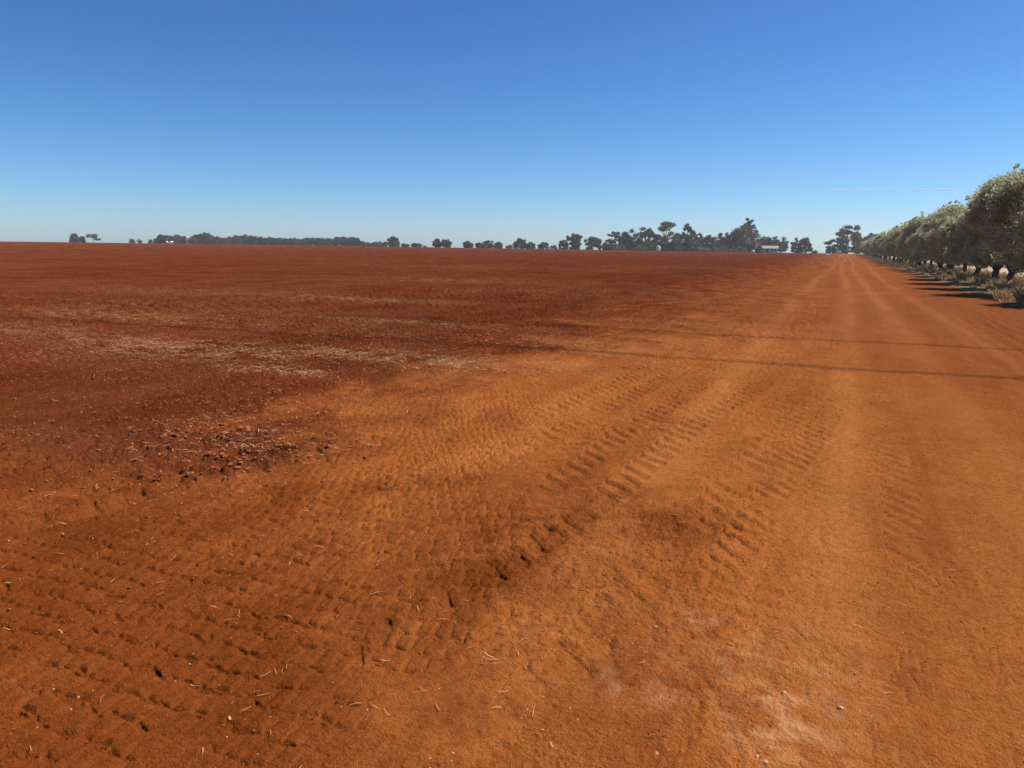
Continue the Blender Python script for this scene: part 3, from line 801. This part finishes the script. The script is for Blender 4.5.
def bulk_bag(label, px, py, w, hgt):
    d = ray(px, py); t = -EYE / d[2]; x_, y_ = d[0] * t, d[1] * t
    root = empty("bulk_bag", (x_, y_, float(ground_z([x_], [y_])[0])), .3)
    tag(root, label, "bag", "white bags near the far end of the track")
    me = bpy.data.meshes.new("sack"); import bmesh
    bm = bmesh.new(); bmesh.ops.create_cube(bm, size=1.0)
    bmesh.ops.subdivide_edges(bm, edges=bm.edges[:], cuts=4, use_grid_fill=True)
    for v in bm.verts:
        p = v.co; k = 1 + .18 * math.cos(p.z * 2.6) - .08
        f = .82 + .18 / max(.5, (p.x * p.x + p.y * p.y) * 4 + .5)
        v.co = (p.x * w * k * f, p.y * w * k * f, (p.z + .5) * hgt * (1 - .10 * (p.x * p.x + p.y * p.y) * 4 * (p.z > .3)))
    bm.to_mesh(me); bm.free(); me.materials.append(M_white)
    obj("sack", me, root)
    lb = MB()
    for sx in (-1, 1):
        for sy in (-1, 1):
            lb = MB(); c = (sx * w * .36, sy * w * .36, hgt * .9)
            lb.tube([c, (c[0] * .9, c[1] * .9, hgt * 1.12), (c[0] * .6, c[1] * .9, hgt * 1.14), (c[0] * .55, c[1] * .8, hgt * .92)], [.03] * 4, 5); lb.build("lifting_loop", M_white, root)
bulk_bag("wider white bag on the red soil near the far end of the track, left one", 827, 256.0, .85, .62)
bulk_bag("narrow white bag beside the wider one near the far end of the track", 830.6, 256.0, .50, .72)

def parked_car():
    x_, y_ = bearing(839.2, 425)
    root = empty("parked_car", (x_, y_, float(terrain(np.array(x_), np.array(y_)))), -math.atan2(x_, y_) + .15)
    tag(root, "white parked car seen from behind at the far end of the track", "car")
    b = MB()
    b.prism([(-2.2, .42), (2.1, .42), (2.2, .8), (2.0, .98), (1.0, 1.03), (.35, 1.5), (-1.7, 1.52), (-2.15, 1.0), (-2.22, .6)], -.86, .86, 'x')
    body = b.build("body", M_white, root)
    g = MB(); g.box(-.68, .68, -2.06, -1.80, 1.08, 1.42); g.build("rear_window", M_glass, root)
    for s in (-1, 1):
        w = MB(); w.box(s * .862 - .01, s * .862 + .01, -1.5, .4, 1.08, 1.4); w.build("side_window", M_glass, root)
        t = MB(); t.box(s * .72 - .1, s * .72 + .1, -2.25, -2.15, .78, .98); t.build("tail_light", M_red, root)
        for yy in (-1.4, 1.35):
            w = MB(); w.tube([(s * .68, yy, .33), (s * .88, yy, .33)], [.33, .33], 16); wo = w.build("wheel", M_rubber, root)
            h_ = MB(); h_.tube([(s * .87, yy, .33), (s * .895, yy, .33)], [.2, .18], 12); h_.build("rim", M_white, wo)
parked_car()

# ------------------------------------------------------------------ dry grass on the verge
def grass():
    rg = np.random.default_rng(9)
    V = []
    def tufts(n, fx, fy, hlo, hhi, per):
        for _ in range(n):
            x0, y0 = fx(), fy(); hh = rg.uniform(hlo, hhi); k = rg.integers(per // 2, per)
            a = rg.uniform(0, 6.28, k); sp = rg.uniform(0, .16, k) * (1 + hh)
            bx, by = x0 + np.cos(a) * sp * .7, y0 + np.sin(a) * sp * .7
            h_ = hh * rg.uniform(.5, 1.2, k); ln = rg.uniform(.15, .7, k) * h_
            tx, ty = bx + np.cos(a) * ln, by + np.sin(a) * ln
            ww = rg.uniform(.006, .016, k); wa = rg.uniform(0, 6.28, k)
            gz = ground_z([x0], [y0])[0] - .02
            dx, dy = np.cos(wa) * ww, np.sin(wa) * ww
            mx_, my_ = bx * .6 + tx * .4, by * .6 + ty * .4
            p = np.stack([np.stack([bx - dx, by - dy, np.full(k, gz)], 1), np.stack([bx + dx, by + dy, np.full(k, gz)], 1),
                          np.stack([mx_ + dx * .8, my_ + dy * .8, gz + h_ * .65], 1), np.stack([tx, ty, gz + h_], 1)], 1)
            V.append(p.reshape(-1, 3))
    tufts(500, lambda: max(5.5, rg.normal(6.8, .8)), lambda: 24 + rg.exponential(26), .06, .20, 30)
    tufts(1500, lambda: rg.uniform(6.7, 10.8), lambda: 24 + rg.exponential(38), .10, .42, 30)
    tufts(60, lambda: rg.normal(6.25, .35), lambda: rg.normal(32.0, 1.0), .30, .60, 60)      # the taller clump by the near tree
    tufts(260, lambda: rg.normal(6.6, .5), lambda: rg.uniform(25, 37), .10, .30, 44)
    tufts(700, lambda: rg.uniform(16.3, 30), lambda: rg.uniform(30, 160), .15, .4, 24)
    v = np.concatenate(V)
    o = obj("dry_grass", np_mesh("dry_grass", v, np.arange(len(v)).reshape(-1, 4), [M_drygrass]))
    tag(o, "dry straw coloured grass along the verge under the olive trees", "grass", kind="stuff")
grass()

# ------------------------------------------------------------------ loose straw, grit
def straw_pieces():
    rg = np.random.default_rng(19)
    P, Ls, Ws = [], [], []
    def patch(cx_, cy_, sx, sy, n, L, W):
        x = rg.normal(cx_, sx, n); y = rg.normal(cy_, sy, n)
        keep = fbm(x * 1.7, y * 2.6, 3, 81) > rg.uniform(-.45, .25, n)
        P.append(np.stack([x, y], 1)[keep]); k = keep.sum(); Ls.append(np.full(k, L)); Ws.append(np.full(k, W))
    for (cx_, cy_, sx, sy, n) in ((-9.6, 9.0, 1.6, .55, 5200), (-6.6, 9.9, 1.6, .4, 3000), (-6.75, 8.0, .45, .16, 1100), (-5.2, 9.6, .6, .25, 700), (-14, 12.5, 2.8, .65, 3600),
                                   (-12.6, 20, 2.6, .7, 2600), (-8.6, 14.6, 1.6, .4, 1800), (-2.9, 17.5, 1.0, .6, 420), (-20, 20, 4, 1.4, 2600), (-3.6, 12.6, .8, .9, 500),
                                   (-5.0, 5.1, .5, .3, 260), (-5.6, 6.4, 1.0, .6, 350), (-7, 12, 3, 2, 1500), (-14, 9.6, 2, .7, 2200), (-16, 15, 3, 1, 1800), (-9, 11.5, 4, 1.6, 2600), (-3.6, 10.6, 1.1, .35, 420), (-5.4, 12.6, 1.8, .5, 900), (-3.0, 14.6, 1.2, .5, 450), (-10.5, 7.4, 1.6, .4, 900), (-6.2, 17.5, 2.2, .6, 900)):
        patch(cx_, cy_, sx, sy, int(n * 1.5), .048, .0042)
    for (cx_, cy_, sx, sy, n) in ((-17, 33, 4, 2, 1800), (-9, 27, 2.4, 1.8, 900), (-26, 55, 9, 4, 1500), (-12, 70, 4, 4, 800)):
        patch(cx_, cy_, sx, sy, n, .08, .009)
    # thinly over the tilled ground
    n = 42000; rr_ = 4 + 66 * rg.random(n) ** .9; a = -yaw + rg.uniform(R(-38), R(28), n)
    x = np.sin(a) * rr_; y = np.cos(a) * rr_; k = (x < np.interp(y, YB, XB) + rg.normal(0, .8, n)) 
    P.append(np.stack([x, y], 1)[k]); Ls.append(np.full(k.sum(), .040)); Ws.append(np.full(k.sum(), .0036))
    # a few on the bare headland close by
    n = 900; rr_ = 1.9 + 9 * rg.random(n) ** 1.3; a = -yaw + rg.uniform(R(-40), R(40), n)
    x = np.sin(a) * rr_; y = np.cos(a) * rr_
    k = fbm(x * 1.2, y * 1.2, 2, 88) + .06 * (-x) > rg.uniform(-.2, .6, n)
    P.append(np.stack([x, y], 1)[k]); Ls.append(np.full(k.sum(), .040)); Ws.append(np.full(k.sum(), .0024))
    # little knots of chaff
    for cx_, cy_ in ((-2.42, 2.55), (-1.95, 2.3), (-1.9, 2.05), (-1.35, 2.75), (-1.62, 2.95), (-1.05, 2.75), (-1.35, 2.3), (-2.15, 2.05), (-2.6, 3.3), (-.95, 3.4), (-1.2, 3.65), (-.3, 3.2), (-2.0, 2.7)):
        k = rg.integers(2, 7); P.append(np.stack([rg.normal(cx_, .05, k), rg.normal(cy_, .05, k)], 1)); Ls.append(np.full(k, .034)); Ws.append(np.full(k, .0020))
    P = np.concatenate(P); L = np.concatenate(Ls) * rg.uniform(.4, 1.7, len(P)); W = np.concatenate(Ws) * rg.uniform(.6, 1.3, len(P))
    n = len(P); a = rg.uniform(0, 6.28, n); bend = rg.normal(0, .35, n)
    z = ground_z(P[:, 0], P[:, 1]) + .004
    tilt = np.abs(rg.normal(0, .22, n))
    d1 = np.stack([np.cos(a), np.sin(a), tilt], 1); d2 = np.stack([np.cos(a + bend), np.sin(a + bend), tilt * .2], 1)
    c = np.stack([P[:, 0], P[:, 1], z + .002], 1)
    s1 = np.stack([-np.sin(a), np.cos(a), a * 0], 1) * W[:, None] / 2
    up = np.array([0, 0, 1.0]) * W[:, None] * .5
    p0, p1, p2 = c - d2 * L[:, None] / 2 * [1, 1, .2], c + [0, 0, .003], c + d1 * L[:, None] / 2
    v = np.stack([p0 - s1, p0 + s1, p1 + s1, p1 - s1, p2 + s1 * .6, p2 - s1 * .6, p1 + up, ], 1)
    m_ = v.shape[1]
    base = (np.arange(n) * m_)[:, None]
    f = np.concatenate([base + np.array([[0, 3, 2, 1]]), base + np.array([[3, 5, 4, 2]])])
    o = obj("straw_litter", np_mesh("straw_litter", v.reshape(-1, 3), f, [M_straw]))
    tag(o, "pale broken straw scattered in streaks over the tilled red soil", "straw", kind="stuff")
straw_pieces()

def rock_verts(rg, n=1):
    t = (1 + 5 ** .5) / 2
    v = np.array([(-1, t, 0), (1, t, 0), (-1, -t, 0), (1, -t, 0), (0, -1, t), (0, 1, t), (0, -1, -t), (0, 1, -t), (t, 0, -1), (t, 0, 1), (-t, 0, -1), (-t, 0, 1)]) / 1.9
    f = np.array([(0, 11, 5), (0, 5, 1), (0, 1, 7), (0, 7, 10), (0, 10, 11), (1, 5, 9), (5, 11, 4), (11, 10, 2), (10, 7, 6), (7, 1, 8), (3, 9, 4), (3, 4, 2), (3, 2, 6), (3, 6, 8), (3, 8, 9), (4, 9, 5), (2, 4, 11), (6, 2, 10), (8, 6, 7), (9, 8, 1)])
    return v, f
def scatter_rocks(name, pos, size, mat, seed, flat=.65):
    rg = np.random.default_rng(seed); v, f = rock_verts(rg); n = len(pos)
    j = v[None] * rg.uniform(.65, 1.3, (n, 12, 1))
    sc = size[:, None, None] * rg.uniform(.7, 1.3, (n, 1, 3)) * np.array([1, 1, flat])
    a = rg.uniform(0, 6.28, n); c, s = np.cos(a)[:, None], np.sin(a)[:, None]
    j = j * sc; x = j[..., 0] * c - j[..., 1] * s; y = j[..., 0] * s + j[..., 1] * c
    vv = np.stack([x, y, j[..., 2]], -1) + pos[:, None, :]
    ff = (np.arange(n) * 12)[:, None, None] + f[None]
    return np_mesh(name, vv.reshape(-1, 3), ff.reshape(-1, 3), [mat])
def clod_mat():
    mt, nt, nd, lk = new_mat("red_clods")
    g = N(nt, "ShaderNodeNewGeometry")
    c = mixc(nt, g.outputs["Random Per Island"], (.13, .036, .014), (.27, .078, .022))
    b = N(nt, "ShaderNodeBsdfPrincipled", i_Roughness=.95); lk.new(c, b.inputs["Base Color"])
    tc = N(nt, "ShaderNodeTexCoord"); nz = N(nt, "ShaderNodeTexNoise", i_Scale=90.0, i_Detail=4.0); lk.new(tc.outputs["Object"], nz.inputs["Vector"])
    bp = N(nt, "ShaderNodeBump", i_Strength=.6, i_Distance=.008); lk.new(nz.outputs[0], bp.inputs["Height"]); lk.new(bp.outputs[0], b.inputs["Normal"])
    o = N(nt, "ShaderNodeOutputMaterial"); lk.new(b.outputs[0], o.inputs[0]); return mt
def clods():
    rg = np.random.default_rng(29)
    n = 9000; rr_ = 1.9 + 9 * rg.random(n) ** 1.2; a = -yaw + rg.uniform(R(-40), R(40), n)
    x = np.sin(a) * rr_; y = np.cos(a) * rr_
    lo = fbm(x * .9, y * .7, 3, 131) - .05 * x
    k = lo > rg.uniform(-.1, .7, n); x, y = x[k], y[k]
    s = .0025 + .004 * rg.random(len(x)) ** 3 + .0006 * np.hypot(x, y) * .6
    # bigger ones where the ground is tilled or thrown up
    n2 = 20000; r2 = 4 + 40 * rg.random(n2) ** .9; a2 = -yaw + rg.uniform(R(-39), R(24), n2)
    x2 = np.sin(a2) * r2; y2 = np.cos(a2) * r2; k2 = x2 < np.interp(y2, YB, XB) - .2 + rg.normal(0, .4, n2); x2, y2 = x2[k2], y2[k2]
    s2 = .005 + .012 * rg.random(len(x2)) ** 3
    x3 = np.concatenate([rg.normal(-5.0, .5, 500), rg.normal(-4.3, .32, 400), rg.normal(-3.95, .2, 120)]); y3 = np.concatenate([rg.normal(4.9, .4, 500), rg.normal(4.5, .4, 400), rg.normal(5.1, .3, 120)])
    s3 = .005 + .020 * rg.random(len(x3)) ** 3.5
    X = np.concatenate([x, x2, x3]); Y = np.concatenate([y, y2, y3]); S = np.concatenate([s, s2, s3])
    Z = ground_z(X, Y) + S * .05
    o = obj("soil_clods", scatter_rocks("soil_clods", np.stack([X, Y, Z], 1), S, clod_mat(), 31))
    tag(o, "loose crumbs and clods of red soil over the field", "soil", kind="stuff")
    n = 420; rr_ = 1.9 + 8 * rg.random(n); a = -yaw + rg.uniform(R(-40), R(40), n); x = np.sin(a) * rr_; y = np.cos(a) * rr_
    S = .0015 + .0032 * rg.random(n) ** 4
    o = obj("pale_grit", scatter_rocks("pale_grit", np.stack([x, y, ground_z(x, y) + S * .3], 1), S, M_stone, 33))
    tag(o, "small pale grit sprinkled over the red dirt", "grit", kind="stuff")
clods()
STONES = [(229, 716, .013, "pale pebble alone on the dark tyre marked soil, lower left"),
          (841, 709, .015, "tan stone right above the pale dusty patch on the track"),
          (757, 756, .012, "left one of two pale stones by the bottom edge at the dusty patch"),
          (766, 763, .015, "right one of two pale stones by the bottom edge at the dusty patch"),
          (656, 754, .011, "small whitish stone on the dirt left of the dusty patch"),
          (784, 694, .014, "reddish lump of stone above the dusty patch"),
          (656, 628, .010, "round whitish pebble by the left edge of the bright track")]
for q, (px_, py_, s_, lab) in enumerate(STONES):
    d = ray(px_, py_); t = -EYE / d[2]; x_, y_ = d[0] * t, d[1] * t
    s_ *= .8; z_ = float(ground_z([x_], [y_])[0]) + s_ * .15
    me = scatter_rocks("stone", np.zeros((1, 3)), np.array([s_]), M_stone, 60 + q, .7)
    o = obj("stone", me, None, (x_, y_, z_)); tag(o, lab, "stone", "pale stones lying on the track")

# ------------------------------------------------------------------ overhead cables (their shadows cross the track)
SUN_EL, SUN_HEAD = R(51), R(54)      # heading clockwise from +Y
sd = Vector((math.sin(SUN_HEAD) * math.cos(SUN_EL), math.cos(SUN_HEAD) * math.cos(SUN_EL), math.sin(SUN_EL)))
def cable(label, p_right, p_left, hgt, rad):
    """p_right, p_left: two points of the shadow on the ground"""
    a, b = Vector((*p_right, 0)), Vector((*p_left, 0)); d = (b - a)
    pts = []
    for q in range(61):
        u = -7 + 14.0 * q / 60
        g_ = a + d * u
        k = (hgt + .55 * max(0.0, -4 - g_.x)) / sd.z      # made-up climb on the left, so the shadow blurs and fades there
        sag = .0007 * (u * d.length - 3) ** 2 * .5
        pts.append(g_ + sd * (k + sag / sd.z))
    mb = MB(); mb.tube(pts, [rad] * len(pts), 8)
    o = mb.build("overhead_cable", M_wire, None, True)
    tag(o, label, "cable", "overhead cables crossing above the track")
cable("farther of two overhead cables whose shadow crosses the track", (3.09, 16.1), (-2.3, 15.75), 28, .05)
cable("nearer of two overhead cables whose shadow crosses the track", (2.43, 12.4), (-1.75, 12.1), 27.5, .05)

# ------------------------------------------------------------------ contrail far up over the horizon
def contrail(label, x0, x1, y0, y1, dist, wpx, alpha, name="contrail"):
    mt, nt, nd, lk = new_mat("vapour")
    tc = N(nt, "ShaderNodeTexCoord"); nz = N(nt, "ShaderNodeTexNoise", i_Scale=.00035, i_Detail=6.0, i_Roughness=.65)
    lk.new(tc.outputs["Object"], nz.inputs["Vector"])
    d_ = N(nt, "ShaderNodeBsdfTranslucent"); d_.inputs[0].default_value = (.9, .92, .95, 1)
    d2 = N(nt, "ShaderNodeBsdfDiffuse"); d2.inputs[0].default_value = (.9, .92, .95, 1)
    ad = N(nt, "ShaderNodeMixShader"); lk.new(d_.outputs[0], ad.inputs[1]); lk.new(d2.outputs[0], ad.inputs[2])
    tp = N(nt, "ShaderNodeBsdfTransparent"); mx = N(nt, "ShaderNodeMixShader")
    lk.new(ramp(nt, nz.outputs[0], .3, .7, alpha * .45, alpha), mx.inputs[0]); lk.new(tp.outputs[0], mx.inputs[1]); lk.new(ad.outputs[0], mx.inputs[2])
    o_ = N(nt, "ShaderNodeOutputMaterial"); lk.new(mx.outputs[0], o_.inputs[0])
    pts, rads = [], []; rg = np.random.default_rng(3)
    for q in range(41):
        u = q / 40; d = ray(x0 + (x1 - x0) * u, y0 + (y1 - y0) * u); d = d / math.hypot(d[0], d[1]) * dist * (1 + .1 * u)
        pts.append((d[0], d[1], EYE + d[2])); e = min(1, u / .25, (1 - u) / .12)
        rads.append(size_at(wpx, dist) * .6 * (.15 + .85 * e) * (1 + .12 * rg.normal()))
    mb = MB(); mb.tube(pts, rads, 10)
    o = mb.build(name, mt, None, True); tag(o, label, "contrail")
contrail("thin white contrail low in the sky above the far olives", 790, 975, 191.3, 190.1, 42000, 1.9, .27)
contrail("short faint contrail high left of the long one", 796, 822, 174, 173.6, 42000, 2.6, .07)

# ------------------------------------------------------------------ air
def haze():
    mt, nt, nd, lk = new_mat("air")
    pv = N(nt, "ShaderNodeVolumePrincipled"); pv.inputs["Color"].default_value = (.88, .89, .92, 1); pv.inputs["Density"].default_value = .00022
    pv.inputs["Anisotropy"].default_value = .2
    o_ = N(nt, "ShaderNodeOutputMaterial"); lk.new(pv.outputs[0], o_.inputs["Volume"])
    mb = MB(); mb.box(-850, 850, -850, 850, -14, 24)
    o = mb.build("haze", mt); tag(o, "thin pale haze over the far field", "haze", kind="stuff")
haze()

# ------------------------------------------------------------------ light
world = bpy.data.worlds.new("World"); scene.world = world; world.use_nodes = True
nt = world.node_tree; nt.nodes.clear()
sky = nt.nodes.new("ShaderNodeTexSky"); sky.sky_type = 'NISHITA'; sky.sun_disc = False
sky.sun_elevation = SUN_EL; sky.sun_rotation = SUN_HEAD
sky.air_density = .75; sky.dust_density = .28; sky.ozone_density = 6; sky.altitude = 0
# clear-day colour response of a phone camera: deeper blue aloft, per channel gain and contrast
sep = nt.nodes.new("ShaderNodeSeparateColor"); comb = nt.nodes.new("ShaderNodeCombineColor")
nt.links.new(sky.outputs[0], sep.inputs[0])
for ch, (gain, g_) in enumerate(((1.46, 1.50), (1.38, 1.26), (1.42, 1.10))):
    v_ = math_n(nt, 'MULTIPLY', sep.outputs[ch], .11)
    v_ = math_n(nt, 'POWER', v_, g_)
    nt.links.new(math_n(nt, 'MULTIPLY', v_, gain * 10), comb.inputs[ch])
bg = nt.nodes.new("ShaderNodeBackground"); bg.inputs[1].default_value = .053
out = nt.nodes.new("ShaderNodeOutputWorld")
nt.links.new(comb.outputs[0], bg.inputs[0]); nt.links.new(bg.outputs[0], out.inputs[0])
sl = bpy.data.lights.new("sun", 'SUN'); sl.energy = 5.0; sl.angle = R(.53); sl.color = (1.0, .93, .82)
so = bpy.data.objects.new("sun", sl); link(so)
so.rotation_euler = (-sd).to_track_quat('-Z', 'Y').to_euler()
so.location = (20, -20, 40)

vs = scene.view_settings
vs.view_transform = 'Standard'; vs.look = 'None'; vs.gamma = 1; vs.exposure = .70; vs.use_curve_mapping = False
scene.cycles.max_bounces = 6; scene.cycles.transparent_max_bounces = 8; scene.cycles.volume_bounces = 0
scene.cycles.use_denoising = True
scene.cycles.denoiser = 'OPENIMAGEDENOISE'
scene.cycles.denoising_input_passes = 'RGB_ALBEDO_NORMAL'
scene.cycles.denoising_prefilter = 'NONE'
scene.cycles.sample_clamp_indirect = 8
